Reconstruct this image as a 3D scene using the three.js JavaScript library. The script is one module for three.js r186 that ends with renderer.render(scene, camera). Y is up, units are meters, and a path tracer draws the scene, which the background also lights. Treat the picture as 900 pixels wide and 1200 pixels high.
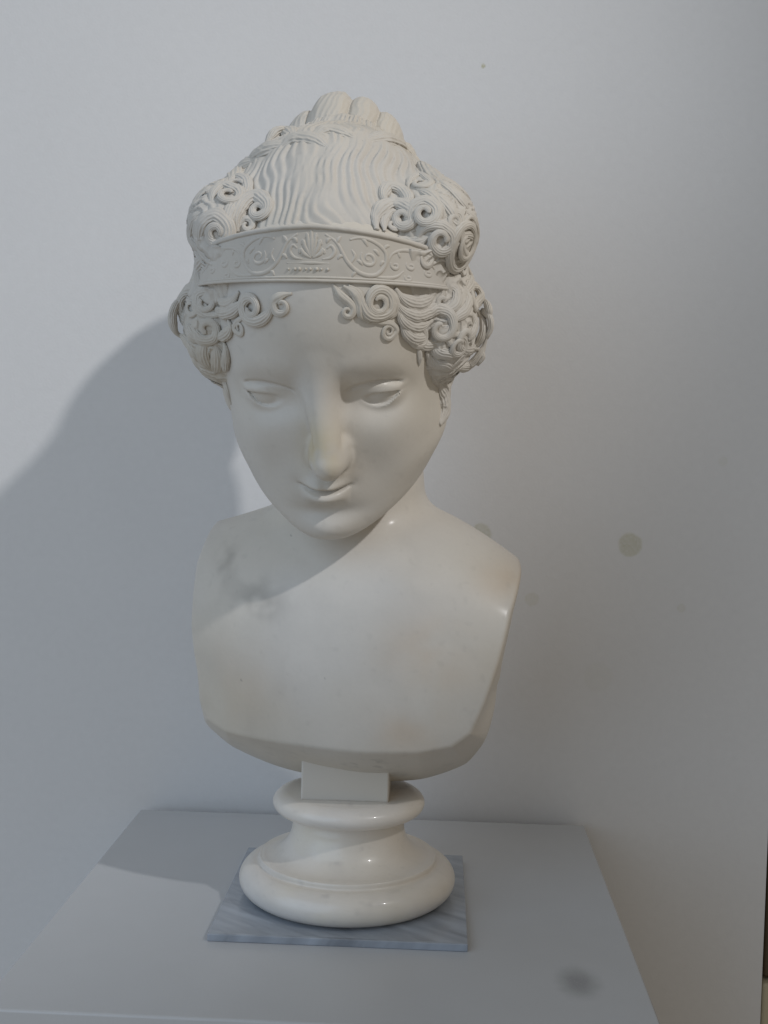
import * as THREE from 'three';
import { RoundedBoxGeometry } from 'three/addons/geometries/RoundedBoxGeometry.js';
import { RectAreaLightUniformsLib } from 'three/addons/lights/RectAreaLightUniformsLib.js';
import { mergeGeometries } from 'three/addons/utils/BufferGeometryUtils.js';

// ------------------------------------------------------------------ camera, lights, exposure
const scene = new THREE.Scene();
const camera = new THREE.PerspectiveCamera(46.4, 3 / 4, 0.02, 40);
camera.rotation.order = 'YXZ';
camera.position.set(0.05416, 0.3056, 0.79359);
camera.rotation.set(-0.054, 0.044, 0.023);

const renderer = new THREE.WebGLRenderer({ antialias: true });
renderer.setSize(768, 1024);
renderer.toneMapping = THREE.LinearToneMapping;
renderer.toneMappingExposure = 1.0;
renderer.shadowMap.enabled = true;
RectAreaLightUniformsLib.init();

scene.background = new THREE.Color().setRGB(0.248, 0.226, 0.193);        // the even light of the room around

// gallery spotlight: upper right, in front
const spot = new THREE.SpotLight(new THREE.Color().setRGB(1, 0.99, 0.985), 10.2, 0, 0.225, 1.0, 2);
spot.position.set(1.5, 1.97, 1.19);
spot.target.position.set(-0.34, 0.37, -0.12);
spot.castShadow = true; spot.shadow.radius = 2.2; spot.shadow.mapSize.set(2048, 2048); spot.shadow.bias = -0.0005;
scene.add(spot, spot.target);

// cool daylight from a tall window well to the left
const day = new THREE.RectAreaLight(new THREE.Color().setRGB(0.57, 0.80, 1.08), 1.05, 3.0, 3.0);
day.position.set(-1.7, 1.15, 2.0); day.lookAt(0.1, 0.3, -0.1);
scene.add(day);

// ------------------------------------------------------------------ small maths
function rng(seed) { let s = seed >>> 0; return () => { s = (s + 0x6D2B79F5) >>> 0; let t = Math.imul(s ^ (s >>> 15), 1 | s); t = (t + Math.imul(t ^ (t >>> 7), 61 | t)) ^ t; return ((t ^ (t >>> 14)) >>> 0) / 4294967296; }; }
const clamp = (x, a, b) => x < a ? a : x > b ? b : x;
const sstep = (a, b, x) => { const t = clamp((x - a) / (b - a), 0, 1); return t * t * (3 - 2 * t); };
const lerp = (a, b, t) => a + (b - a) * t;
const hyp = (x, y, z) => Math.sqrt(x * x + y * y + z * z);
const gau = (x, s) => Math.exp(-(x * x) / (s * s));
function smin(a, b, k) { const h = Math.max(k - Math.abs(a - b), 0) / k; return Math.min(a, b) - h * h * k * 0.25; }
function smax(a, b, k) { return -smin(-a, -b, k); }
function ell(x, y, z, a, b, c) {                                        // ellipsoid distance, approximate
  const k0 = hyp(x / a, y / b, z / c), k1 = hyp(x / (a * a), y / (b * b), z / (c * c));
  return k1 < 1e-9 ? -Math.min(a, b, c) : k0 * (k0 - 1) / k1;
}
function cone(px, py, pz, A, B, ra, rb) {                               // capsule with two radii
  const bx = B[0] - A[0], by = B[1] - A[1], bz = B[2] - A[2], x = px - A[0], y = py - A[1], z = pz - A[2];
  const t = clamp((x * bx + y * by + z * bz) / (bx * bx + by * by + bz * bz), 0, 1);
  return hyp(x - bx * t, y - by * t, z - bz * t) - lerp(ra, rb, t);
}
function table(rows, col) {                                             // smooth interpolation of a column over column 0
  const n = rows.length, X = rows.map((r) => r[0]), Y = rows.map((r) => r[col]);
  const m = Y.map((_, i) => i === 0 ? (Y[1] - Y[0]) / (X[1] - X[0]) : i === n - 1 ? (Y[n - 1] - Y[n - 2]) / (X[n - 1] - X[n - 2]) : (Y[i + 1] - Y[i - 1]) / (X[i + 1] - X[i - 1]));
  return (x) => {
    if (x <= X[0]) return Y[0]; if (x >= X[n - 1]) return Y[n - 1];
    let i = 0; while (x > X[i + 1]) i++;
    const h = X[i + 1] - X[i], t = (x - X[i]) / h, t2 = t * t, t3 = t2 * t;
    return (2 * t3 - 3 * t2 + 1) * Y[i] + (t3 - 2 * t2 + t) * h * m[i] + (-2 * t3 + 3 * t2) * Y[i + 1] + (t3 - t2) * h * m[i + 1];
  };
}
const _p = new Uint8Array(512); { const r = rng(77), a = [...Array(256).keys()]; for (let i = 255; i > 0; i--) { const j = Math.floor(r() * (i + 1)); [a[i], a[j]] = [a[j], a[i]]; } for (let i = 0; i < 512; i++) _p[i] = a[i & 255]; }
const _g = (h, x, y, z) => { const u = h & 8 ? y : x, v = h & 4 ? (h & 2 ? x : z) : (h & 1 ? y : z); return (h & 1 ? -u : u) + (h & 2 ? -v : v); };
function noise(x, y, z) {                                               // Perlin, about -1..1
  const X = Math.floor(x), Y = Math.floor(y), Z = Math.floor(z); x -= X; y -= Y; z -= Z;
  const f = (t) => t * t * t * (t * (t * 6 - 15) + 10), u = f(x), v = f(y), w = f(z), q = (i, j, k) => _g(_p[_p[_p[(X + i) & 255] + ((Y + j) & 255)] + ((Z + k) & 255)] & 15, x - i, y - j, z - k);
  return lerp(lerp(lerp(q(0, 0, 0), q(1, 0, 0), u), lerp(q(0, 1, 0), q(1, 1, 0), u), v), lerp(lerp(q(0, 0, 1), q(1, 0, 1), u), lerp(q(0, 1, 1), q(1, 1, 1), u), v), w);
}
const fbm = (x, y, z, o = 4) => { let s = 0, a = 0.5; for (let i = 0; i < o; i++) { s += a * noise(x, y, z); x *= 2.03; y *= 2.03; z *= 2.03; a *= 0.5; } return s; };

// ------------------------------------------------------------------ meshing an implicit surface (surface nets on the blocks that the surface crosses)
function meshField(f, lo, hi, cell, skip = 1.6) {
  const B = 8, nb = [0, 1, 2].map((i) => Math.ceil((hi[i] - lo[i]) / cell / B)), N = nb.map((n) => n * B + 1);
  const sx = 1, sy = N[0], sz = N[0] * N[1], val = new Float32Array(N[0] * N[1] * N[2]).fill(NaN), vid = new Int32Array(val.length).fill(-1), blocks = [];
  const half = B * cell / 2 * Math.sqrt(3);
  for (let bz = 0; bz < nb[2]; bz++) for (let by = 0; by < nb[1]; by++) for (let bx = 0; bx < nb[0]; bx++) {
    const d = f(lo[0] + (bx + 0.5) * B * cell, lo[1] + (by + 0.5) * B * cell, lo[2] + (bz + 0.5) * B * cell);
    if (Math.abs(d) > half * skip) continue;
    blocks.push([bx, by, bz]);
    for (let k = 0; k <= B; k++) for (let j = 0; j <= B; j++) for (let i = 0; i <= B; i++) {
      const X = bx * B + i, Y = by * B + j, Z = bz * B + k, q = X + Y * sy + Z * sz;
      if (val[q] !== val[q]) val[q] = f(lo[0] + X * cell, lo[1] + Y * cell, lo[2] + Z * cell);
    }
  }
  const P = [], idx = [], off = [0, sx, sy, sx + sy, sz, sx + sz, sy + sz, sx + sy + sz];
  const edges = [[0, 1], [2, 3], [4, 5], [6, 7], [0, 2], [1, 3], [4, 6], [5, 7], [0, 4], [1, 5], [2, 6], [3, 7]];
  const each = (fn) => { for (const [bx, by, bz] of blocks) for (let k = 0; k < B; k++) for (let j = 0; j < B; j++) for (let i = 0; i < B; i++) fn(bx * B + i, by * B + j, bz * B + k); };
  each((X, Y, Z) => {
    const q = X + Y * sy + Z * sz; let m = 0, n = 0, x = 0, y = 0, z = 0;
    for (let c = 0; c < 8; c++) if (val[q + off[c]] < 0) m |= 1 << c;
    if (m === 0 || m === 255) return;
    for (const [a, b] of edges) if (((m >> a) & 1) !== ((m >> b) & 1)) {
      const va = val[q + off[a]], vb = val[q + off[b]], t = va / (va - vb);
      x += lerp(a & 1, b & 1, t); y += lerp((a >> 1) & 1, (b >> 1) & 1, t); z += lerp(a >> 2, b >> 2, t); n++;
    }
    vid[q] = P.length / 3; P.push(lo[0] + (X + x / n) * cell, lo[1] + (Y + y / n) * cell, lo[2] + (Z + z / n) * cell);
  });
  const quad = (a, b, c, d, flip) => { if (a < 0 || b < 0 || c < 0 || d < 0) return; if (flip) idx.push(a, c, b, b, c, d); else idx.push(a, b, c, b, d, c); };
  each((X, Y, Z) => {
    const q = X + Y * sy + Z * sz, s = val[q] < 0;
    if (Y > 0 && Z > 0 && s !== (val[q + sx] < 0)) quad(vid[q - sy - sz], vid[q - sz], vid[q - sy], vid[q], !s);
    if (X > 0 && Z > 0 && s !== (val[q + sy] < 0)) quad(vid[q - sx - sz], vid[q - sx], vid[q - sz], vid[q], !s);
    if (X > 0 && Y > 0 && s !== (val[q + sz] < 0)) quad(vid[q - sx - sy], vid[q - sy], vid[q - sx], vid[q], !s);
  });
  const nv = P.length / 3, pos = new Float32Array(P), nor = new Float32Array(P.length), e = cell * 0.6;
  for (let v = 0; v < nv; v++) {
    let x = pos[3 * v], y = pos[3 * v + 1], z = pos[3 * v + 2];
    const a = f(x + e, y - e, z - e), b = f(x - e, y - e, z + e), c = f(x - e, y + e, z - e), d = f(x + e, y + e, z + e);
    let gx = a - b - c + d, gy = -a - b + c + d, gz = -a + b - c + d; const g = hyp(gx, gy, gz) || 1, val0 = (a + b + c + d) / 4;
    gx /= g; gy /= g; gz /= g; const slope = g / (4 * e), s = clamp(val0 / Math.max(slope, 0.2), -cell * 0.5, cell * 0.5);
    pos[3 * v] = x - gx * s; pos[3 * v + 1] = y - gy * s; pos[3 * v + 2] = z - gz * s;
    nor[3 * v] = gx; nor[3 * v + 1] = gy; nor[3 * v + 2] = gz;
  }
  const g = new THREE.BufferGeometry();
  g.setAttribute('position', new THREE.BufferAttribute(pos, 3)); g.setAttribute('normal', new THREE.BufferAttribute(nor, 3)); g.setIndex(idx);
  return g;
}
// ------------------------------------------------------------------ the sculpted head, in its own axes (y up through the crown, z out of the face, metres)
const HS = 0.95, HQ = new THREE.Quaternion().setFromRotationMatrix(new THREE.Matrix4().makeRotationZ(0.036).multiply(new THREE.Matrix4().makeRotationX(0.441)).multiply(new THREE.Matrix4().makeRotationY(-0.02)));
const HM = new THREE.Matrix4().compose(new THREE.Vector3(-0.0136, 0.3466, 0.0195), HQ, new THREE.Vector3(HS, HS, HS)), HI = HM.clone().invert().elements;
const toHead = (x, y, z) => [HI[0] * x + HI[4] * y + HI[8] * z + HI[12], HI[1] * x + HI[5] * y + HI[9] * z + HI[13], HI[2] * x + HI[6] * y + HI[10] * z + HI[14]];
const faceRows = [[-0.0861, 0.0105, 0.058], [-0.0827, 0.0285, 0.069], [-0.0775, 0.0388, 0.0775], [-0.0706, 0.0498, 0.0815], [-0.062, 0.0588, 0.083], [-0.05, 0.0643, 0.083], [-0.035, 0.0688, 0.083], [-0.018, 0.0698, 0.0825], [0, 0.0702, 0.0825], [0.02, 0.0712, 0.0825], [0.035, 0.071, 0.0845], [0.05, 0.0705, 0.0885], [0.07, 0.0695, 0.0905], [0.092, 0.0665, 0.0875], [0.104, 0.0615, 0.0815], [0.115, 0.051, 0.066], [0.13, 0.02, 0.03]];
const faceW = table(faceRows, 1), faceZ = table(faceRows, 2);
const lidU = (a) => 0.0013 * (1 - a * a) + 0.0002, lidL = (a) => -0.0078 * (1 - a * a) * (1 + 0.25 * a);
function headField(x, y, z) {
  const ax = Math.abs(x);
  const nx = x - 0.0038 * sstep(0.03, -0.008, y), nax = Math.abs(nx);
  let d = Math.min(ell(x, y - 0.05, z + 0.018, 0.074, 0.086, 0.098), 1);
  if (y > -0.13 && y < 0.15) {
    const shear = sstep(0.012, -0.055, y) * 0.36, y2 = y - shear * clamp(0.082 - z, -0.03, 0.1), w = faceW(y2) * (1 + 0.12 * sstep(0.03, -0.03, y) * sstep(-0.012, 0.034, x)), zf = faceZ(y2);
    const n = 2.25, zz = z > 0 ? z / zf : z / 0.085, r = Math.pow(Math.pow(ax / w, n) + Math.pow(Math.abs(zz), n), 1 / n);
    let face = (r - 1) * Math.min(w, zf) * 0.92;
    if (y2 < -0.0861) face = Math.max(face, (-0.0861 - y2));
    if (y2 > 0.13) face = Math.max(face, y2 - 0.13);
    const fr = sstep(0.0, 0.03, z);
    if (fr > 0) {
      let s = 0;
      s += 0.0025 * gau(ax - 0.043, 0.017) * gau(y + 0.003, 0.02);                        // cheekbone
      s -= 0.0012 * gau(ax - 0.03, 0.012) * gau(y + 0.03, 0.014);                        // hollow beside the mouth
      s += 0.0046 * gau(x, 0.0200) * gau(y + 0.0660, 0.0105);                               // chin
      s -= 0.0020 * gau(x, 0.018) * gau(y + 0.0540, 0.0050);                               // groove under the lip
      s += 0.0042 * gau(x, 0.025) * gau(y + 0.036, 0.018);                                // muzzle
      s -= 0.0098 * gau(ax - 0.033, 0.0175) * gau(y - 0.0205, 0.0115);                     // eye socket
      s -= 0.0056 * gau(ax - 0.0165, 0.0080) * gau(y - 0.0245, 0.0105);                     // inner corner
      const by = 0.0405 + 0.004 * gau(ax - 0.03, 0.02) - 0.0045 * sstep(0.04, 0.06, ax);  // brow edge
      s += 0.0010 * gau(y - by, 0.0085) * sstep(0.008, 0.018, ax) * (1 - sstep(0.045, 0.06, ax));
      // lips
      const u = x / 0.0156, m = Math.max(0, 1 - u * u), yM = -0.0374 + 0.0021 * Math.min(u * u, 1.4), t = y - yM;
      s += Math.sqrt(m) * m * 1.1 * (0.0036 - 0.0006 * gau(x, 0.003)) * gau(t - 0.0032, 0.0034) + m * 0.0046 * gau(t + 0.0048, 0.0044);
      s -= 0.0032 * gau(t, 0.0012) * (1 - sstep(0.0110, 0.0195, ax));
      s -= 0.0010 * gau(ax - 0.0172, 0.0045) * gau(t - 0.0003, 0.0045);
      s -= 0.0010 * gau(x, 0.0028) * gau(y + 0.0285, 0.005);                               // philtrum
      face -= s * fr;
    }
    d = smin(d, face, 0.02);
    if (z > 0.03) {
      // nose: a straight ridge running down from the forehead
      let nose = cone(nx * 0.98, y, z, [0, 0.046, 0.0770], [0, -0.0130, 0.0985], 0.0075, 0.0084);
      d = smin(d, nose, 0.012);
      let tip = ell(nx, y + 0.0160, z - 0.0985, 0.0074, 0.0070, 0.0086);
      tip = smin(tip, ell(nax - 0.0070, y + 0.0130, z - 0.0835, 0.0060, 0.0105, 0.0118), 0.011);
      tip = smin(tip, ell(nx, y + 0.0210, z - 0.0905, 0.0040, 0.0036, 0.009), 0.006);
      d = smin(d, tip, 0.0050);
      d += 0.0006 * gau(hyp((nax - 0.0075) * 1.0, (y + 0.0150) * 0.8, 0) - 0.0085, 0.0014) * sstep(0.006, 0.011, nax) * sstep(-0.006, -0.012, y) * sstep(0.08, 0.084, z);   // crease round the wing
      const nostril = ell(nax - 0.0066, y + 0.0252, z - 0.0925, 0.0032, 0.0046, 0.0050);
      d = smax(d, -nostril, 0.003);
      // eyes
      const ex = ax - 0.0325, ey = y - 0.0212, ez = z - 0.0575, er = hyp(ex * 0.9, ey, ez);
      if (er < 0.03) {
        const tilt = ey - 0.02 * ex, a = clamp(ex / 0.0158, -1, 1), open = Math.max(tilt - lidU(a), lidL(a) - tilt);
        const ball = er - 0.0142, thick = 0.0024 + 0.0006 * sstep(0, 0.004, tilt);
        let lid = er - 0.0142 - thick;
        lid = smax(lid, -open * 0.95, 0.0013);
        const crease = 0.0020 * gau(tilt - 0.0092 + 0.0035 * a * a, 0.0016) * (1 - sstep(0.8, 1.15, Math.abs(ex / 0.0165)));
        d = smin(d, lid, 0.0035) + crease;
        d = smin(d, ball, 0.0008);
      }
    }
    // ears
    const ear = ell(ax - 0.0725, y - 0.004, z + 0.006, 0.0065, 0.027, 0.013) ;
    d = smin(d, ear, 0.006);
  }
  return d;
}
// ------------------------------------------------------------------ neck and chest (world axes)
const outline = [[-0.098, 0.36], [-0.1001, 0.2506], [-0.1050, 0.2261], [-0.1056, 0.1848], [-0.1005, 0.1569], [-0.0985, 0.135], [-0.0935, 0.1235], [-0.0790, 0.1178], [-0.0556, 0.1168], [-0.0286, 0.1161], [0.009, 0.1147], [0.0465, 0.116], [0.0677, 0.1205], [0.0791, 0.1290], [0.0872, 0.1481], [0.0952, 0.173], [0.1032, 0.204], [0.1112, 0.2274], [0.1122, 0.36]];
function outlineField(px, py) {
  let d = 1e9, s = 1; const n = outline.length;
  for (let i = 0, j = n - 1; i < n; j = i++) {
    const ex = outline[j][0] - outline[i][0], ey = outline[j][1] - outline[i][1], wx = px - outline[i][0], wy = py - outline[i][1], t = clamp((wx * ex + wy * ey) / (ex * ex + ey * ey), 0, 1);
    const bx = wx - ex * t, by = wy - ey * t; d = Math.min(d, bx * bx + by * by);
    const a = py >= outline[i][1], b = py < outline[j][1], c = ex * wy > ey * wx;
    if ((a && b && c) || (!a && !b && !c)) s = -s;
  }
  return s * Math.sqrt(d);
}
function torsoField(x, y, z) {
  const zs = z - 0.14 * x;                                              // the chest is turned a little to the left
  let d = ell(x - 0.002, y - 0.150, zs + 0.028, 0.135, 0.125, 0.089);
  d = smin(d, cone(x, y + 0.008 * gau(x - 0.066, 0.028) + 0.003 * gau(x + 0.07, 0.02), zs, [-0.112, 0.1995, -0.02], [0.122, 0.1625, -0.02], 0.036, 0.038), 0.062);
  const neck = cone(x, y, z, [-0.007, 0.315, -0.022], [0.0, 0.215, -0.018], 0.0490, 0.0515);
  d = smin(d, neck, 0.011);
  d -= 0.0011 * gau(x - 0.036, 0.014) * gau(y - 0.2215, 0.009);           // end of the collar bone
  //                                                                              // pit of the neck
  const o = outlineField(x, y);
  const foot = sstep(0.152, 0.112, y);
  d = smax(d, (o + lerp(0.22, 0.85, foot) * d) * 0.76, 0.0016);
  d = smax(d, Math.min(o, Math.max(outlineField(x, y + 0.0345), o - lerp(0.0035, 0.036, Math.pow(sstep(0.185, 0.098, y), 1.3)))) - 0.0015, 0.0045);        // a cut edge, deeper below than at the sides
  return smax(d, -0.055 - z, 0.006);
}
function figureField(x, y, z) {
  let d = y < 0.33 ? torsoField(x, y, z) : cone(x, y, z, [-0.007, 0.315, -0.022], [0.0, 0.215, -0.018], 0.0490, 0.0515);
  if (y > 0.2) {
    const [a, b, c] = toHead(x, y, z);
    d = smin(d, headField(a, b, c) * HS, 0.010);
  }
  return d;
}
// ------------------------------------------------------------------ hair, in the head's axes
const DA = 0.0900, DB = 0.1068, DZ = -0.0195;
const KN = [0.0, 0.10, -0.125];
function hairMass(x, y, z) {                                            // smooth mass under the strands
  const ax = Math.abs(x);
  let d = ell(x, y - 0.05, z + 0.028, 0.086, 0.106, 0.108);
  d = smin(d, cone(x, y, z, [0, 0.093, -0.05], [0, 0.113, -0.112], 0.066, 0.043), 0.03);
  d = smin(d, ell(ax - 0.072, y - 0.047, z - 0.006, 0.022, 0.038, 0.042), 0.012);
  d = smin(d, x > 0 ? ell(x - 0.064, y - 0.106, z - 0.002, 0.030, 0.030, 0.040) : ell(ax - 0.059, y - 0.112, z - 0.006, 0.026, 0.025, 0.038), 0.012);
  // the hair that carries the band at the temples
  const q = hyp(x / (DA - 0.0045), (z - DZ) / (DB - 0.0045), 0), yb = 0.0985 - 0.041 * (1 - clamp((z - DZ) / DB, -1, 1)) - 0.032 * x;
  d = smin(d, Math.max((q - 1) * 0.088, Math.abs(y - yb - 0.006) - 0.016, z - 0.058), 0.006);
  return d;
}
function hairField(x, y, z) {
  let d = hairMass(x, y, z);
  if (Math.abs(d) > 0.02) return d;
  const vx = x - KN[0], vy = y - KN[1] + 0.02, vz = z - KN[2], s = hyp(vx, vy, vz);
  const th = Math.atan2(vx, Math.max(0.004, hyp(0, vy, vz))), side = sstep(0.05, 0.075, Math.abs(x));
  const w1 = (0.022 + 0.016 * noise(x * 30, y * 30, z * 30)) * Math.sin(s * 118 + 2.6 * Math.sin(th * 6)) + 0.016 * noise(x * 55, y * 40, z * 40) + 0.005 * Math.sin(s * 330 + th * 14), q = th + w1;
  const lobes = Math.sin(q * 26 + 0.6), fine = Math.sin(q * 92 + 1.3 * Math.sin(s * 90)), hair = Math.sin(q * 170 + 2 * noise(x * 90, y * 90, z * 90));
  const comb = 0.0010 * (1 - Math.abs(lobes)) + 0.0008 * (1 - Math.abs(fine)) + 0.0003 * hair;
  let curly = 0;
  if (side > 0) {                                                       // swirling strands between the curls
    const u = y + 0.35 * z + 0.016 * noise(x * 48, y * 48, z * 48 + 5) + 0.006 * noise(x * 120, y * 120, z * 120);
    curly = 0.0016 * (1 - Math.abs(Math.sin(u * 420))) + 0.0008 * (1 - Math.abs(Math.sin(u * 1150)));
  }
  d += lerp(comb - 0.0012, curly - 0.0030, side);
  return d;
}
function knotField(x, y, z) {
  // a knot of thick smooth strands wound over one another
  const px = x - KN[0], py = y - KN[1] + 0.0085, pz = z - KN[2] + 0.001, ca = Math.cos(0.35), sa = Math.sin(0.35), v = py * ca - pz * sa, w = py * sa + pz * ca;
  let d = ell(px - 0.001 - 0.35 * w * sstep(0.0, -0.03, w), v, w, 0.058, 0.076, w < 0 ? 0.054 : 0.046);
  if (Math.abs(d) > 0.02) return d;
  const wx = px + 0.004 * Math.sin(v * 45 + 1), e = [-0.049, -0.0255, 0.004, 0.025, 0.046]; let near = 1, k = 0;
  for (let i = 0; i < 5; i++) { const q = Math.abs(wx - e[i]); if (q < near) near = q; if (wx > e[i]) k = i; }
  d += 0.0048 * Math.exp(-near / 0.0036) - (k === 1 ? 0.0022 : k === 2 ? 0.0006 : 0) * sstep(0, 0.007, near) + 0.0006 * Math.abs(Math.sin(wx * 800 + 3 * Math.sin(v * 45) + 3 * noise(x * 60, y * 60, z * 60))) - 0.001;
  return d;
}
// ------------------------------------------------------------------ the diadem: one strip round the head, leaning back
function diademPoint(phi, h, out = 0) {                                 // h in 0..1 from the lower to the upper edge, out = metres in front of the face of the band
  const c = Math.cos(phi), s = Math.sin(phi), t = Math.abs(phi) / (Math.PI / 2), H = 0.0315 * (1 - 0.52 * Math.pow(t, 1.6)), lean = 0.30 - 0.16 * t;
  const y = 0.1015 - 0.041 * (1 - c) + h * H * 0.95, k = -h * H * lean + out;
  const X = DA * s + k * s, Y = y + out * lean * 0.9 - 0.0030;
  return [X, Y - 0.032 * X, DZ + DB * c + k * c];
}
// ------------------------------------------------------------------ helpers for things and parts
const taken = {};
function numbered(name) { const n = taken[name] = (taken[name] ?? -1) + 1; return n ? `${name}_${String(n).padStart(3, '0')}` : name; }
function thing(name, label, category, group) {
  const o = new THREE.Group(); o.name = numbered(name); o.userData = { label, category }; if (group) o.userData.group = group; scene.add(o); return o;
}
function mesh(name, geo, mat, parent = scene) {
  const m = new THREE.Mesh(geo, mat); m.name = parent === scene ? numbered(name) : name; m.castShadow = m.receiveShadow = true; parent.add(m); return m;
}
function tex(size, fn, { srgb = true, repeat, wrap = THREE.RepeatWrapping } = {}) {
  const [w, h] = Array.isArray(size) ? size : [size, size], d = new Uint8Array(w * h * 4);
  for (let j = 0; j < h; j++) for (let i = 0; i < w; i++) { const c = fn(i / w, j / h), o = 4 * (j * w + i); d[o] = 255 * clamp(c[0], 0, 1); d[o + 1] = 255 * clamp(c[1], 0, 1); d[o + 2] = 255 * clamp(c[2], 0, 1); d[o + 3] = 255; }
  const t = new THREE.DataTexture(d, w, h, THREE.RGBAFormat); t.wrapS = t.wrapT = wrap; t.magFilter = THREE.LinearFilter; t.minFilter = THREE.LinearMipmapLinearFilter; t.generateMipmaps = true;
  if (srgb) t.colorSpace = THREE.SRGBColorSpace; if (repeat) t.repeat.set(...repeat); t.needsUpdate = true; return t;
}
const s2l = (c) => c <= 0.04045 ? c / 12.92 : Math.pow((c + 0.055) / 1.055, 2.4);

// ------------------------------------------------------------------ the setting: plastered wall and the white display pedestal
const WZ = -0.19, WR = 0.334;
const spots = [[0.213, 0.23, 0.0098, 0.10], [0.091, 0.236, 0.0085, 0.085], [0.134, 0.183, 0.0055, 0.04], [0.256, 0.179, 0.0035, 0.035], [0.082, 0.614, 0.0016, 0.18], [0.285, 0.30, 0.004, 0.02], [0.19, 0.12, 0.012, 0.012]];
const WS = 1.6;                                                         // metres covered by the wall's map
const wallMap = tex(1536, (u, v) => {
  const x = (u - 0.5) * WS, y = (v - 0.5) * WS + 0.25;
  let k = 0.86 + 0.010 * fbm(x * 9, y * 9, 3) + 0.006 * noise(x * 160, y * 160, 8), yel = 0;
  for (const [sx, sy, r, a] of spots) { const d = Math.hypot(x - sx, y - sy) * (1 + 0.12 * noise(x * 140, y * 140, sx * 50)); yel += a * (1 - sstep(r * 0.86, r * 1.12, d)) * (0.8 + 0.5 * noise(x * 500, y * 500, 2)); }
  return [k - yel * 0.75, k - yel * 0.8 - 0.004, k - yel * 1.35 - 0.004];
}, { wrap: THREE.ClampToEdgeWrapping });
const wallBump = tex(1024, (u, v) => { const k = 0.5 + 0.28 * fbm(u * 40, v * 40, 1, 3) + 0.25 * noise(u * 190, v * 190, 5); return [k, k, k]; }, { srgb: false });
{
  const W = 3.4, H = 3.0, g = new THREE.BoxGeometry(W, H, 0.16), p = g.attributes.position, uv = g.attributes.uv;
  g.translate(WR - W / 2, 0.35, WZ - 0.08);
  for (let i = 0; i < p.count; i++) uv.setXY(i, p.getX(i) / WS + 0.5, (p.getY(i) - 0.25) / WS + 0.5);
  const b = wallBump.clone(); b.repeat.set(4, 4);
  mesh('wall', g, new THREE.MeshStandardMaterial({ map: wallMap, roughness: 0.75, bumpMap: b, bumpScale: 0.00012 })).userData = { kind: 'structure' };
}
{ // the wall ends here; a dark wooden frame on a pale base stands just behind its edge
  const t = thing('door_frame', 'brown wooden frame on a pale foot at the right end of the wall', 'door frame');
  const a = new RoundedBoxGeometry(0.10, 2.2, 0.09, 3, 0.003); a.translate(WR + 0.053, 0.97, WZ - 0.052);
  mesh('post', a, new THREE.MeshStandardMaterial({ map: tex([128, 512], (u, v) => { const k = 0.8 + 0.35 * fbm(u * 14 + 0.4 * noise(v * 3, 1, 2), v * 2.5, 4); return [0.40 * k, 0.33 * k, 0.235 * k]; }), roughness: 0.55 }), t);
  const b = new RoundedBoxGeometry(0.11, 0.95, 0.10, 3, 0.003); b.translate(WR + 0.056, -0.607, WZ - 0.050);
  mesh('foot', b, new THREE.MeshStandardMaterial({ color: new THREE.Color().setRGB(0.50, 0.44, 0.31), roughness: 0.6 }), t);
}
// ------------------------------------------------------------------ pedestal
const pedMat = new THREE.MeshPhysicalMaterial({ map: tex(1024, (u, v) => {
  const x = (u - 0.5) * 0.38, z = (v - 0.5) * 0.38; let k = 0.78 + 0.008 * fbm(x * 30, z * 30, 7) + 0.004 * noise(x * 700, z * 700, 4);
  const d = Math.hypot((x - 0.1425) / 0.0150, (z - 0.1150) / 0.0245);
  k -= 0.16 * (1 - sstep(0.1, 1.1, d + 0.10 * noise(x * 130, z * 130, 1))) * (0.92 + 0.16 * noise(x * 900, z * 900, 6));
  return [k * 0.985, k * 0.995, k * 1.01];
}), roughness: 0.26 });
{
  const t = thing('display_pedestal', 'white painted box pedestal standing against the wall and carrying the bust', 'pedestal');
  const x0 = -0.186, x1 = 0.1816, z0 = -0.1775, z1 = 0.178, H = 1.05;
  const g = new RoundedBoxGeometry(x1 - x0, H, z1 - z0, 4, 0.0016); g.translate((x0 + x1) / 2, -H / 2, (z0 + z1) / 2);
  const p = g.attributes.position, uv = g.attributes.uv; for (let i = 0; i < p.count; i++) uv.setXY(i, p.getX(i) / 0.38 + 0.5, p.getZ(i) / 0.38 + 0.5 + p.getY(i));
  mesh('body', g, pedMat, t);
}
// ------------------------------------------------------------------ grey marble tile
const slabMap = tex(512, (u, v) => {
  const x = u * 0.16, z = v * 0.16, a = x * 0.82 + z * 0.57, b = -x * 0.57 + z * 0.82;
  const s = fbm(a * 22 + 0.6 * fbm(x * 30, z * 30, 2), b * 120, 4), s2 = fbm(a * 9, b * 45, 11);
  let k = 0.655 + 0.12 * s + 0.10 * s2; const dk = sstep(0.12, 0.35, fbm(a * 12 + 3, b * 70, 21)); k -= 0.07 * dk;
  return [k * 0.94, k * 0.985, k * 1.05];
});
{
  const g = new RoundedBoxGeometry(0.16, 0.0048, 0.16, 3, 0.0007); g.translate(0, 0.0024, 0);
  const p = g.attributes.position, uv = g.attributes.uv; for (let i = 0; i < p.count; i++) uv.setXY(i, p.getX(i) / 0.16 + 0.5, p.getZ(i) / 0.16 + 0.5 + p.getY(i) * 3);
  const m = mesh('marble_tile', g, new THREE.MeshPhysicalMaterial({ map: slabMap, roughness: 0.16, clearcoat: 0.4, clearcoatRoughness: 0.05 }));
  m.userData = { label: 'square grey veined marble tile lying under the round foot of the bust', category: 'marble tile' };
}
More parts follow.
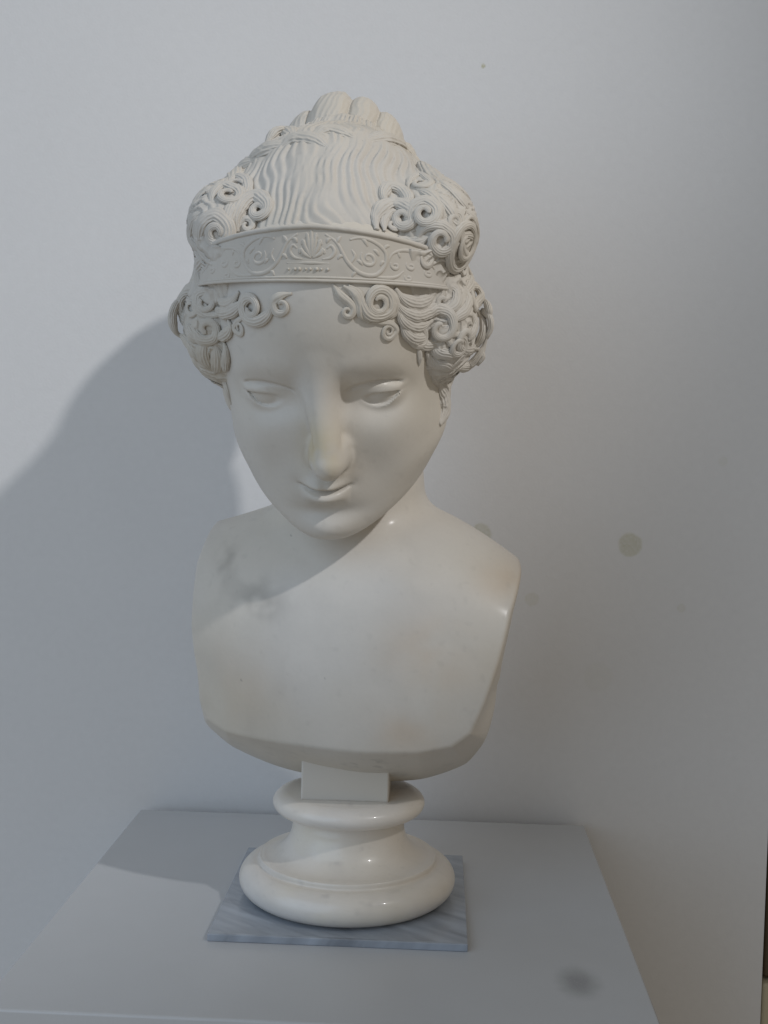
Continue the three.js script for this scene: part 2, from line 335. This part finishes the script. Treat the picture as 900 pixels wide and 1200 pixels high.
// ------------------------------------------------------------------ marble
const tileNoise = (u, v, f) => { const a = u * 2 * Math.PI, b = v * 2 * Math.PI, R = f / (2 * Math.PI); return noise(R * Math.cos(a) + 9, R * Math.sin(a), R * Math.cos(b)) * 0.5 + noise(R * Math.sin(a) + 3, R * Math.sin(b), R * Math.cos(b) + 7) * 0.5; };
function tint(g, fn) {                                                  // colour of the stone itself, by position
  const p = g.attributes.position, c = new Float32Array(p.count * 3);
  for (let i = 0; i < p.count; i++) { const k = fn(p.getX(i), p.getY(i), p.getZ(i)); c[3 * i] = k[0]; c[3 * i + 1] = k[1]; c[3 * i + 2] = k[2]; }
  g.setAttribute('color', new THREE.BufferAttribute(c, 3));
  const uv = new Float32Array(p.count * 2); for (let i = 0; i < p.count; i++) { uv[2 * i] = (p.getX(i) + 0.7 * p.getZ(i)) / 0.12; uv[2 * i + 1] = (p.getY(i) - 0.5 * p.getZ(i)) / 0.12; }
  g.setAttribute('uv', new THREE.BufferAttribute(uv, 2)); return g;
}
function stone(x, y, z) {                                               // creamy white, clouded, with faint grey veins
  const n = fbm(x * 15, y * 15, z * 15, 4), m = fbm(x * 8 + 5, y * 8, z * 8, 3), v = Math.abs(fbm(x * 9 + 9, y * 9 + 2, z * 9, 4)), f = noise(x * 420, y * 420, z * 420), sp = sstep(0.42, 0.62, noise(x * 170, y * 170, z * 170));
  let r = 0.625 + 0.07 * n + 0.012 * f - 0.03 * sp; const warm = clamp(0.5 + 1.6 * m, 0, 1);
  r -= 0.018 * (1 - sstep(0.0, 0.09, v));
  return [r, r * lerp(0.955, 0.925, warm), r * lerp(0.895, 0.805, warm)];
}
const grain = tex(512, (u, v) => { const k = 0.5 + 0.22 * tileNoise(u, v, 22) + 0.2 * tileNoise(u, v, 60) + 0.14 * tileNoise(u, v, 160); return [k, k, k]; }, { srgb: false });
const worn = tex(512, (u, v) => { const k = clamp(0.5 + 0.5 * tileNoise(u, v, 9) + 0.3 * tileNoise(u, v, 40), 0, 1); return [0, lerp(0.75, 1.0, k), 0]; }, { srgb: false });
const bustMat = new THREE.MeshPhysicalMaterial({ vertexColors: true, roughness: 0.55, roughnessMap: worn, bumpMap: grain, bumpScale: 0.00010, specularIntensity: 0.7, clearcoat: 0.08, clearcoatRoughness: 0.16 });
const hairMat = new THREE.MeshPhysicalMaterial({ vertexColors: true, roughness: 0.6, specularIntensity: 0.6 });
const footMat = new THREE.MeshPhysicalMaterial({ vertexColors: true, roughness: 0.34, clearcoat: 0.25, clearcoatRoughness: 0.07 });

const bust = thing('marble_bust', 'white marble bust of a young woman with curled hair and a diadem, head bowed', 'bust');
// turned foot
{
  const pr = [[0, 0.0049], [0.0618, 0.0049], [0.0625, 0.0056], [0.0628, 0.0068]];
  for (let i = 0; i <= 22; i++) { const a = lerp(-1.05, 1.25, i / 22); pr.push([0.0590 + 0.0138 * Math.cos(a), 0.0162 + 0.0115 * Math.sin(a)]); }
  pr.push([0.0600, 0.0276], [0.0598, 0.0300], [0.0592, 0.0311], [0.0578, 0.0312]);
  for (let i = 0; i <= 16; i++) { const t = i / 16, a = t * Math.PI / 2; pr.push([0.0376 + 0.0190 * (1 - Math.sin(a)), 0.0315 + 0.0215 * (1 - Math.cos(a))]); }
  pr.push([0.0373, 0.0585]);
  for (let i = 0; i <= 20; i++) { const a = lerp(-1.35, 1.45, i / 20); pr.push([0.0405 + 0.0106 * Math.cos(a), 0.0672 + 0.0074 * Math.sin(a)]); }
  pr.push([0.02, 0.0746], [0, 0.0746]);
  const c = new THREE.CatmullRomCurve3(pr.map(([r, y]) => new THREE.Vector3(r, y, 0)), false, 'centripetal').getPoints(260).map((q) => new THREE.Vector2(Math.max(0, q.x), q.y));
  mesh('turned_foot', tint(new THREE.LatheGeometry(c, 160), (x, y, z) => {
    const k = stone(x * 1.7 + 3, y * 1.7, z * 1.7).map((q) => q * 1.17), p = sstep(0.25, 0.5, fbm(x * 60, y * 60, z * 60 + 7)), w = sstep(0.0, 0.4, fbm(x * 20 + 4, y * 40, z * 20)) * 0.7;
    return [k[0] * (1.04 - 0.2 * p), k[1] * (1.03 - 0.2 * p - 0.02 * w), k[2] * (1.03 - 0.18 * p - 0.10 * w)];
  }), footMat, bust);
}
{
  const g = new RoundedBoxGeometry(0.0575, 0.034, 0.05, 5, 0.0014); g.translate(-0.001, 0.0742 + 0.017, 0.002);
  mesh('support_block', tint(g, (x, y, z) => stone(x + 1, y, z)), bustMat, bust);
}
const skin = (x, y, z) => {
  const k = stone(x, y, z), [a, b, c] = toHead(x, y, z);
  // stains grown into the stone: ochre on the nose, rosy patches on the breast, grey clouds on one shoulder
  const nz = gau(Math.abs(a + 0.002), 0.012) * gau(b + 0.006, 0.020) * sstep(0.07, 0.09, c) * sstep(-0.28, 0.3, fbm(x * 50, y * 50, z * 50, 3) + 0.1);
  const pk = 1.1 * (gau(x - 0.055, 0.030) * gau(y - 0.178, 0.020) + gau(x - 0.045, 0.026) * gau(y - 0.130, 0.014) + 0.9 * gau(x - 0.098, 0.018) * gau(y - 0.222, 0.013) + 0.5 * gau(x + 0.07, 0.03) * gau(y - 0.15, 0.03)) * sstep(-0.5, 0.3, fbm(x * 28, y * 28, z * 28 + 3, 3));
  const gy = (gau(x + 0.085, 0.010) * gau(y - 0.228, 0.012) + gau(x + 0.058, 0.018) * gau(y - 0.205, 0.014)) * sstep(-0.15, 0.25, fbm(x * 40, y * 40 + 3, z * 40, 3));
  const dirt = 0.30 * gau(x - 0.012, 0.016) * gau(y - 0.104, 0.009) * sstep(0.0, 0.35, fbm(x * 110, y * 110, z * 110, 3)) + 0.16 * sstep(0.112, 0.095, y) * sstep(0.1, 0.5, fbm(x * 60 + 7, y * 60, z * 60, 3));
  let pit = 0; for (const [u, v] of [[-0.0125, 0.161], [-0.040, 0.247], [-0.068, 0.155]]) pit += 0.35 * (1 - sstep(0.0003, 0.0009, Math.hypot(x - u, y - v)));
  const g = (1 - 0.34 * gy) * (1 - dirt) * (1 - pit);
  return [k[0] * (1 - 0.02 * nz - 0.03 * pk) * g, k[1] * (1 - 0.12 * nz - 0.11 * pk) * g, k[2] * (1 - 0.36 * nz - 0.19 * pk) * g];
};
const CELL = 0.0011;
{
  const g = meshField(figureField, [-0.13, 0.075, -0.075], [0.14, 0.475, 0.15], CELL, 2.2);
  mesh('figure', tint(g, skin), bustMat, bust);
}
const toWorld = (g) => { g.applyMatrix4(HM); return g; };
const hairTint = (x, y, z) => { const k = stone(x * 1.3 + 2, y * 1.3, z * 1.3); return [k[0] * 0.94, k[1] * 0.935, k[2] * 0.925]; };
const hair = mesh('hair', tint(toWorld(meshField(hairField, [-0.11, -0.075, -0.185], [0.11, 0.17, 0.09], 0.001, 2)), hairTint), hairMat, bust);
mesh('hair_knot', tint(toWorld(meshField(knotField, [-0.07, 0.01, -0.23], [0.07, 0.19, -0.09], 0.0012, 2)), hairTint), hairMat, hair);
// diadem
const diadem = (() => {
  const nu = 200, nv = 14, P = [], I = [], lo = -1.75, hi = 1.75;
  const ring = []; for (let k = 0; k <= nv; k++) ring.push([k / nv, 0]); ring.push([1, -0.003], [0.5, -0.003], [0, -0.003]);
  for (let i = 0; i <= nu; i++) for (const [h, o] of ring) P.push(...diademPoint(lerp(lo, hi, i / nu), h, o));
  const n = ring.length; for (let i = 0; i < nu; i++) for (let k = 0; k < n; k++) { const a = i * n + k, b = i * n + (k + 1) % n; I.push(a, a + n, b, b, a + n, b + n); }
  const g = new THREE.BufferGeometry(); g.setAttribute('position', new THREE.Float32BufferAttribute(P, 3)); g.setIndex(I); g.computeVertexNormals();
  return mesh('diadem', tint(toWorld(g), hairTint), hairMat, bust);
})();
// ------------------------------------------------------------------ carved locks and curls, each a strand laid on the head (points in tenths of a millimetre, head's axes)
const baseField = (x, y, z) => Math.min(headField(x, y, z), hairMass(x, y, z));
function slope(f, p, e = 0.0025) { const n = new THREE.Vector3(f(p.x + e, p.y, p.z) - f(p.x - e, p.y, p.z), f(p.x, p.y + e, p.z) - f(p.x, p.y - e, p.z), f(p.x, p.y, p.z + e) - f(p.x, p.y, p.z - e)); return n.normalize(); }
function sweep(pts, ups, rad, { flat = 0.85, ridges = 3, depth = 0.14, twist = 0, sides = 26, phase = 0 } = {}) {
  const n = pts.length, P = [], I = [], T = new THREE.Vector3(), B = new THREE.Vector3(), N = new THREE.Vector3();
  for (let i = 0; i < n; i++) {
    T.copy(pts[Math.min(n - 1, i + 1)]).sub(pts[Math.max(0, i - 1)]).normalize(); B.crossVectors(T, ups[i]).normalize(); N.crossVectors(B, T).normalize();
    for (let k = 0; k < sides; k++) {
      const a = k / sides * 2 * Math.PI, r = rad[i] * (1 - depth * (1 - Math.abs(Math.sin(ridges * (a + twist * i / n) + phase))));
      const q = r * (1 + 0.10 * noise(pts[i].x * 260 + k * 0.35, pts[i].y * 260, pts[i].z * 260)), cb = Math.cos(a) * q, sn = Math.sin(a) * q * flat;
      P.push(pts[i].x + B.x * cb + N.x * sn, pts[i].y + B.y * cb + N.y * sn, pts[i].z + B.z * cb + N.z * sn);
    }
  }
  for (let i = 0; i < n - 1; i++) for (let k = 0; k < sides; k++) { const a = i * sides + k, b = i * sides + (k + 1) % sides; I.push(a, b, a + sides, b, b + sides, a + sides); }
  for (const e of [0, n - 1]) { const c = P.length / 3; P.push(pts[e].x, pts[e].y, pts[e].z); for (let k = 0; k < sides; k++) { const a = e * sides + k, b = e * sides + (k + 1) % sides; if (e) I.push(a, b, c); else I.push(b, a, c); } }
  const g = new THREE.BufferGeometry(); g.setAttribute('position', new THREE.Float32BufferAttribute(P, 3)); g.setIndex(I); g.computeVertexNormals(); return g;
}
const PX = 0.00050, FAT = 1.9;
function lockGeometry(raw, centre, turns, w, lift, r) {
  const V = (a) => new THREE.Vector3(a[0] / 1e4, a[1] / 1e4, a[2] / 1e4), pts = raw.map(V).map((p, i) => { const k = centre ? 0.35 + 0.65 * Math.min(1, i / 2) : 0.35 + 0.65 * Math.sin(Math.PI * (0.15 + 0.7 * i / (raw.length - 1))); return p.addScaledVector(slope(baseField, p, 0.005), lift * PX * k * 0.6); });
  if (centre) {
    const c = V(centre), n = slope(baseField, c, 0.008); c.addScaledVector(n, lift * PX * 0.7);
    const last = pts[pts.length - 1], prev = pts[pts.length - 2], e1 = last.clone().sub(c); e1.addScaledVector(n, -e1.dot(n)); const r0 = e1.length(); e1.normalize();
    const e2 = new THREE.Vector3().crossVectors(n, e1), dir = last.clone().sub(prev).dot(e2) > 0 ? 1 : -1, h0 = last.clone().sub(c).dot(n), m = Math.round(turns * 12), rEnd = Math.max(0.30 * r0, w * PX * 0.95);
    for (let i = 1; i <= m; i++) { const t = i / m, a = dir * t * turns * 2 * Math.PI, rr = lerp(r0, Math.min(rEnd, r0), Math.pow(t, 0.9)); pts.push(c.clone().addScaledVector(e1, rr * Math.cos(a)).addScaledVector(e2, rr * Math.sin(a)).addScaledVector(n, lerp(h0, lift * PX * 0.35, Math.min(1, t * 1.5)))); }
  }
  const curve = new THREE.CatmullRomCurve3(pts, false, 'centripetal'), L = curve.getLength(), n = Math.max(24, Math.min(110, Math.round(L / 0.0007))), P = curve.getSpacedPoints(n - 1);
  const ups = P.map((p) => slope(baseField, p, 0.006)), rad = P.map((_, i) => { const t = i / (n - 1); return w * FAT * PX * (centre ? lerp(0.35, 1, sstep(0, 0.25, t)) * lerp(1, 0.42, sstep(0.4, 1, t)) : lerp(0.3, 1, sstep(0, 0.35, t)) * lerp(1, 0.3, sstep(0.6, 1, t))) * (1 - 0.4 * sstep(0.97, 1, t)) * (1 + 0.16 * noise(i * 0.06, raw[0][0] * 0.013, raw[0][1] * 0.017)); });
  return sweep(P, ups, rad, { ridges: w > 4.2 ? 7 : w > 3 ? 6 : 3, depth: w > 3 ? 0.17 : 0.12, flat: 0.60, sides: 60, twist: 0.5 * (r() - 0.5), phase: r() * 0.6 });
}
const strands = [
  ['curl', [[-499,1157,420], [-509,1235,378], [-471,1295,289], [-398,1318,238], [-315,1294,317]], [-362,1257,334], 1.15, 5.5, 5],
  ['lock', [[-541,1121,437], [-553,1208,412], [-532,1274,347], [-481,1321,245]], null, 0, 4.5, 3],
  ['curl', [[-668,1036,448], [-728,1092,380], [-701,1198,384], [-622,1244,387], [-558,1199,418]], [-617,1158,434], 1.2, 5.5, 5],
  ['lock', [[-726,1021,374], [-801,1091,278], [-768,1209,302], [-694,1267,328]], null, 0, 5, 5],
  ['curl', [[-661,1286,325], [-658,1335,227], [-611,1363,148], [-537,1353,181]], [-562,1331,260], 1.1, 4.2, 5],
  ['curl', [[-596,1368,106], [-560,1378,-36], [-476,1376,78], [-464,1333,211]], [-522,1363,134], 0.8, 4, 4],
  ['lock', [[-444,1332,208], [-505,1295,306], [-543,1225,398], [-535,1140,432]], null, 0, 4, 4],
  ['curl', [[352,1170,478], [342,1222,384], [385,1258,304], [456,1267,262], [546,1250,306]], [510,1199,346], 1.2, 5, 5],
  ['lock', [[396,1155,464], [388,1194,377], [422,1230,317], [483,1235,304]], null, 0, 3.5, 5],
  ['curl', [[420,1265,273], [383,1308,235], [411,1341,158], [485,1325,160], [540,1288,250]], [466,1282,240], 0.6, 4.5, 5],
  ['curl', [[573,1134,399], [547,1196,358], [572,1256,310], [639,1281,291], [701,1247,323]], [640,1225,355], 1.1, 4.6, 6],
  ['curl', [[598,1101,413], [650,1159,398], [722,1163,380], [788,1105,363], [783,1039,371]], [727,1086,401], 1, 4.6, 7],
  ['curl', [[803,964,331], [809,1044,350], [840,1081,317], [893,1069,236], [926,988,99]], [871,1020,270], 1.7, 4, 5],
  ['lock', [[835,1234,217], [903,1160,159], [936,1043,83], [921,945,81], [877,899,147]], null, 0, 5, 4],
  ['curl', [[532,1326,167], [544,1357,57], [600,1363,-52], [656,1358,68]], [610,1349,119], 1, 3.4, 4],
  ['lock', [[655,1360,9], [772,1320,116], [861,1234,158], [925,1134,100]], null, 0, 5, 3],
  ['lock', [[648,1324,211], [742,1273,266], [809,1188,303], [835,1118,315]], null, 0, 5, 4],
  ['lock', [[585,1335,166], [680,1302,251], [737,1235,318], [748,1173,361]], null, 0, 4.5, 4],
  ['lock', [[476,1116,440], [536,1076,414], [608,1077,419], [660,1106,415]], null, 0, 4, 4],
  ['lock', [[753,1224,319], [814,1160,317], [887,1126,230], [925,1061,147]], null, 0, 4, 4],
  ['curl', [[-242,876,847], [-273,784,852], [-348,732,820], [-422,745,766], [-436,802,743]], [-378,801,791], 1, 4.2, 4],
  ['curl', [[-126,912,869], [-183,900,861], [-237,857,853], [-224,804,868]], [-191,842,872], 0.8, 2.8, 2],
  ['curl', [[-411,743,775], [-480,703,718], [-518,637,683], [-488,616,716]], [-478,657,725], 1, 2, 1.5],
  ['lock', [[-397,879,756], [-461,794,721], [-558,718,619], [-669,684,432], [-690,763,420]], null, 0, 4.5, 4],
  ['lock', [[-463,872,697], [-505,810,669], [-562,767,603], [-622,762,504], [-628,816,500]], null, 0, 4, 4],
  ['curl', [[-640,659,489], [-726,642,439], [-792,675,386], [-784,733,342]], [-731,708,403], 1, 4.2, 6],
  ['lock', [[-766,768,329], [-881,712,168], [-939,639,170], [-925,552,204], [-833,564,405]], null, 0, 5.5, 6],
  ['lock', [[-903,678,132], [-970,622,188], [-994,549,225], [-978,474,259], [-934,420,256]], null, 0, 5.5, 5],
  ['curl', [[-804,622,410], [-820,543,425], [-768,496,469], [-693,506,483]], [-723,563,470], 0.9, 4.4, 6],
  ['lock', [[-677,506,484], [-588,566,591], [-538,639,658], [-561,681,622]], null, 0, 4, 4],
  ['lock', [[-750,498,475], [-773,408,462], [-759,317,438], [-736,261,413]], null, 0, 5.5, 5],
  ['lock', [[-690,489,484], [-683,401,478], [-703,309,447], [-734,245,402]], null, 0, 5, 5],
  ['lock', [[-617,516,543], [-597,447,571], [-622,346,514], [-667,260,427]], null, 0, 4.5, 4],
  ['lock', [[-958,451,262], [-874,427,357], [-832,369,405], [-812,285,383]], null, 0, 5, 4],
  ['lock', [[-873,561,346], [-830,508,421], [-771,467,469]], null, 0, 5, 5],
  ['lock', [[-663,282,440], [-673,178,371], [-653,101,402], [-641,22,414]], null, 0, 4, 1],
  ['curl', [[202,945,841], [259,901,833], [277,831,843], [310,772,837], [367,745,806], [431,763,755]], [369,824,792], 1.5, 3.8, 3.5],
  ['curl', [[115,961,856], [153,903,867], [200,860,865], [228,818,864], [212,776,877]], [194,803,878], 0.8, 2.8, 2],
  ['lock', [[173,948,848], [230,905,844], [263,838,847], [271,768,856], [318,720,839]], null, 0, 3, 3],
  ['curl', [[294,729,850], [371,708,808], [434,687,763], [467,634,737], [432,597,768]], [423,643,775], 1.3, 2.1, 1.5],
  ['lock', [[356,907,778], [413,880,743], [461,813,717], [464,743,727], [425,715,767]], null, 0, 3, 3],
  ['lock', [[461,880,697], [499,809,675], [567,751,598], [641,740,485], [703,766,403]], null, 0, 5, 6],
  ['curl', [[451,845,718], [489,754,700], [561,684,621], [635,662,498], [702,664,440], [776,626,428], [797,558,441]], [728,553,472], 0.8, 4.6, 8],
  ['lock', [[465,782,719], [493,692,705], [546,629,649], [615,597,545], [686,605,462]], null, 0, 4.4, 6],
  ['lock', [[483,706,714], [515,605,686], [569,541,618], [644,523,493], [686,560,475]], null, 0, 4.4, 5],
  ['curl', [[745,806,342], [813,734,306], [813,672,369], [765,646,423]], [734,692,410], 0.7, 4, 7],
  ['lock', [[856,737,213], [888,660,234], [861,612,342], [808,585,423], [823,519,427]], null, 0, 4.6, 7],
  ['curl', [[888,712,118], [945,649,-23], [972,597,11], [933,566,90]], [910,644,152], 0.6, 4, 6],
  ['curl', [[945,536,37], [983,457,77], [972,374,122], [917,305,142], [839,398,404]], [861,458,383], 0.8, 5, 7],
  ['lock', [[904,587,252], [921,499,230], [899,446,305], [861,429,380]], null, 0, 4.4, 8],
  ['curl', [[944,467,72], [983,507,53], [1027,488,87], [1038,423,114], [1011,368,124]], [989,435,97], 0.6, 3.8, 4],
  ['lock', [[1000,583,6], [1027,532,62], [1038,465,103]], null, 0, 4.4, 3],
  ['lock', [[1016,362,139], [989,295,150], [950,239,172], [894,192,188], [822,226,317]], null, 0, 4.6, 4],
  ['curl', [[899,317,237], [944,296,151], [983,257,172], [956,213,181]], [939,256,169], 0.8, 3, 6],
  ['lock', [[632,411,508], [683,328,457], [747,301,434], [800,214,331]], null, 0, 4.6, 5],
  ['lock', [[669,469,485], [706,404,478], [769,379,457], [839,331,378]], null, 0, 4.6, 5],
  ['lock', [[573,528,611], [623,464,531], [685,458,485], [749,471,477]], null, 0, 4.2, 4],
  ['lock', [[671,280,437], [686,199,380], [705,89,299]], null, 0, 3.2, 2],
  ['lock', [[801,252,368], [786,22,1], [763,-36,69], [747,-68,170]], null, 0, 4, 1],
  ['lock', [[711,129,294], [731,-1,211], [742,-101,236], [715,-156,361]], null, 0, 7.5, 1],
  ['lock', [[-716,1001,381], [-784,882,231], [-785,804,268], [-752,763,349]], null, 0, 6, 5],
  ['lock', [[889,784,-50], [906,694,-82], [888,695,170], [855,680,296]], null, 0, 5.5, 5],
  ['lock', [[588,486,589], [596,411,567], [595,339,555]], null, 0, 2.2, 2],
  ['curl', [[753,1190,348], [783,1219,300], [835,1198,262], [851,1154,276]], [809,1166,319], 1.2, 3.2, 5],
  ['curl', [[856,1120,286], [898,1129,203], [936,1076,85], [937,1017,48]], [903,1083,210], 1, 3, 4],
  ['curl', [[581,1033,556], [619,1031,443], [665,1023,454], [675,982,441]], [635,1003,491], 0.8, 2.6, 2],
  ['curl', [[403,1183,377], [433,1204,341], [474,1186,352], [469,1151,379]], [438,1162,379], 0.8, 2.6, 5],
  ['lock', [[-579,1182,428], [-550,1141,435], [-585,1092,443], [-644,1066,480]], null, 0, 4, 4],
  ['curl', [[-479,1201,391], [-449,1221,368], [-407,1207,376], [-406,1173,405]], [-438,1181,397], 0.7, 2.6, 5],
  ['curl', [[-878,659,266], [-823,710,320], [-774,697,383], [-791,653,402]], [-826,662,362], 0.8, 3, 7],
  ['curl', [[524,552,676], [563,500,626], [613,482,549], [623,515,532]], [579,536,604], 0.8, 2.8, 5],
  ['curl', [[770,473,469], [813,496,441], [861,452,383], [861,398,374]], [823,430,428], 0.9, 3.2, 7],
  ['lock', [[-557,1387,-261], [-480,1459,-272], [-366,1523,-210], [-216,1567,-132]], null, 0, 9, -4],
  ['lock', [[-407,1516,-301], [-356,1574,-443], [-295,1574,-492], [-188,1589,-180]], null, 0, 7, -1],
  ['lock', [[-95,1592,-125], [14,1626,-237], [125,1609,-206], [246,1564,-154]], null, 0, 7, -3],
  ['lock', [[235,1566,-147], [353,1545,-346], [483,1431,-580], [632,1320,-465]], null, 0, 9, -4],
  ['lock', [[-314,1521,-109], [-199,1585,-175], [-62,1593,-116], [54,1556,-7]], null, 0, 8, -4],
  ['lock', [[-583,1373,56], [-583,1366,-307], [-490,1438,-217], [-408,1476,-134]], null, 0, 8, -2],
  ['lock', [[575,1356,-506], [672,1353,-163], [762,1322,127], [825,1255,199]], null, 0, 8, -3],
];
{
  const r = rng(5);
  for (const [name, raw, c, t, w, l] of strands) mesh(name, tint(toWorld(lockGeometry(raw, c, t, w, l, r)), hairTint), hairMat, hair);
}
// ------------------------------------------------------------------ relief on the diadem: rims, scrolls, flowers, a bead row and a palmette
{
  const onBand = (du, h, out) => new THREE.Vector3(...diademPoint(Math.asin(clamp(du * 0.00051 / DA, -0.995, 0.995)), h, out));
  const out = (p) => { const n = new THREE.Vector3(p.x / (DA * DA), 0, (p.z - DZ) / (DB * DB)).normalize(); n.y = 0.26; return n.normalize(); };
  const line = (name, list, rad, o = -0.0002, taper = true) => {
    const c = new THREE.CatmullRomCurve3(list.map(([u, h]) => onBand(u, h, o)), false, 'centripetal'), n = Math.max(16, Math.round(c.getLength() / 0.0008)), P = c.getSpacedPoints(n - 1);
    mesh(name, tint(toWorld(sweep(P, P.map(out), P.map((_, i) => 1.35 * rad * (taper ? 0.5 + 0.5 * Math.sin(Math.PI * clamp(i / (n - 1), 0.03, 0.97)) : 1)), { sides: 10, depth: 0, flat: 0.62 })), hairTint), hairMat, diadem);
  };
  const spiral = (u, h, r, turns, a0, dir) => { const L = []; for (let i = 0; i <= turns * 12; i++) { const t = i / (turns * 12), a = a0 + dir * t * turns * 2 * Math.PI, q = r * (1 - 0.8 * t); L.push([u + q * Math.cos(a), h + q * Math.sin(a) / 58]); } return L; };
  for (const [h, rr, o, a] of [[0.985, 0.0015, 0.0, 1.72], [0.07, 0.0008, -0.0001, 1.72], [0.015, 0.0010, 0.0, 1.72]]) {
    const P = []; for (let i = 0; i <= 160; i++) P.push(new THREE.Vector3(...diademPoint(lerp(-a, a, i / 160), h, o)));
    mesh('rim', tint(toWorld(sweep(P, P.map(out), P.map(() => rr), { sides: 12, depth: 0 })), hairTint), hairMat, diadem);
  }
  for (const s of [-1, 1]) {
    line('scroll', [[17, 0.86], [30, 0.72], [42, 0.36], [56, 0.17], [72, 0.17], [84, 0.40], [86, 0.64], [73, 0.83], [57, 0.86], [46, 0.80]].map(([u, h]) => [s * u, h]), 0.0011);
    line('scroll', [[44, 0.34], [50, 0.5], [47, 0.62]].map(([u, h]) => [s * u, h]), 0.0008);
    line('scroll', [[86, 0.42], [94, 0.64], [106, 0.76], [122, 0.78], [134, 0.66], [142, 0.46], [150, 0.34]].map(([u, h]) => [s * u, h]), 0.0010);
    line('scroll', [[64, 0.16], [80, 0.12], [94, 0.16], [104, 0.3]].map(([u, h]) => [s * u, h]), 0.0009);
    for (const [u, h, q, t] of [[66, 0.48, 9.5, 1.4], [95, 0.40, 5.5, 1.1], [113, 0.44, 5.5, 1.1], [108, 0.16, 4.5, 1.1], [132, 0.34, 5, 1.1]]) line('flower', spiral(s * u, h, q, t, s > 0 ? 2.4 : 0.7, s), 0.0009);
    for (const [u, h] of [[5.5, 0.86], [10.5, 0.74], [13.5, 0.58]]) line('leaf', [[s * 1, 0.42], [s * u * 0.75, h * 0.7 + 0.10], [s * u, h], [s * (u + 1.5), h - 0.08]], 0.0010);
    line('scroll', [[12, 0.40], [22, 0.44], [27, 0.56], [23, 0.66], [18, 0.60]].map(([u, h]) => [s * u, h]), 0.0009);
    for (const [u, h, v, k] of [[30, 0.70, 36, 0.84], [52, 0.20, 45, 0.10], [84, 0.45, 78, 0.36], [84, 0.70, 92, 0.80], [60, 0.85, 66, 0.72], [38, 0.48, 30, 0.42], [100, 0.70, 102, 0.58], [124, 0.76, 128, 0.90], [58, 0.34, 52, 0.42], [72, 0.66, 78, 0.56], [24, 0.78, 18, 0.70], [136, 0.6, 126, 0.55]]) line('leaf', [[s * u, h], [s * (u * 0.45 + v * 0.55), h * 0.5 + k * 0.5 + 0.03], [s * v, k]], 0.0009);
  }
  line('leaf', [[0, 0.44], [0, 0.7], [0, 0.92]], 0.0012);
  line('bar', [[-30, 0.33], [0, 0.33], [20, 0.33]], 0.0008);
  for (let i = 0; i < 8; i++) { const g = new THREE.SphereGeometry(0.0008 + 0.0004 * ((i * 7) % 3) / 2, 12, 8), p = onBand(-28 + i * 6.4 + (i % 2), 0.22, 0); g.translate(p.x, p.y, p.z); mesh('bead', tint(toWorld(g), hairTint), hairMat, diadem); }
}
renderer.render(scene, camera);
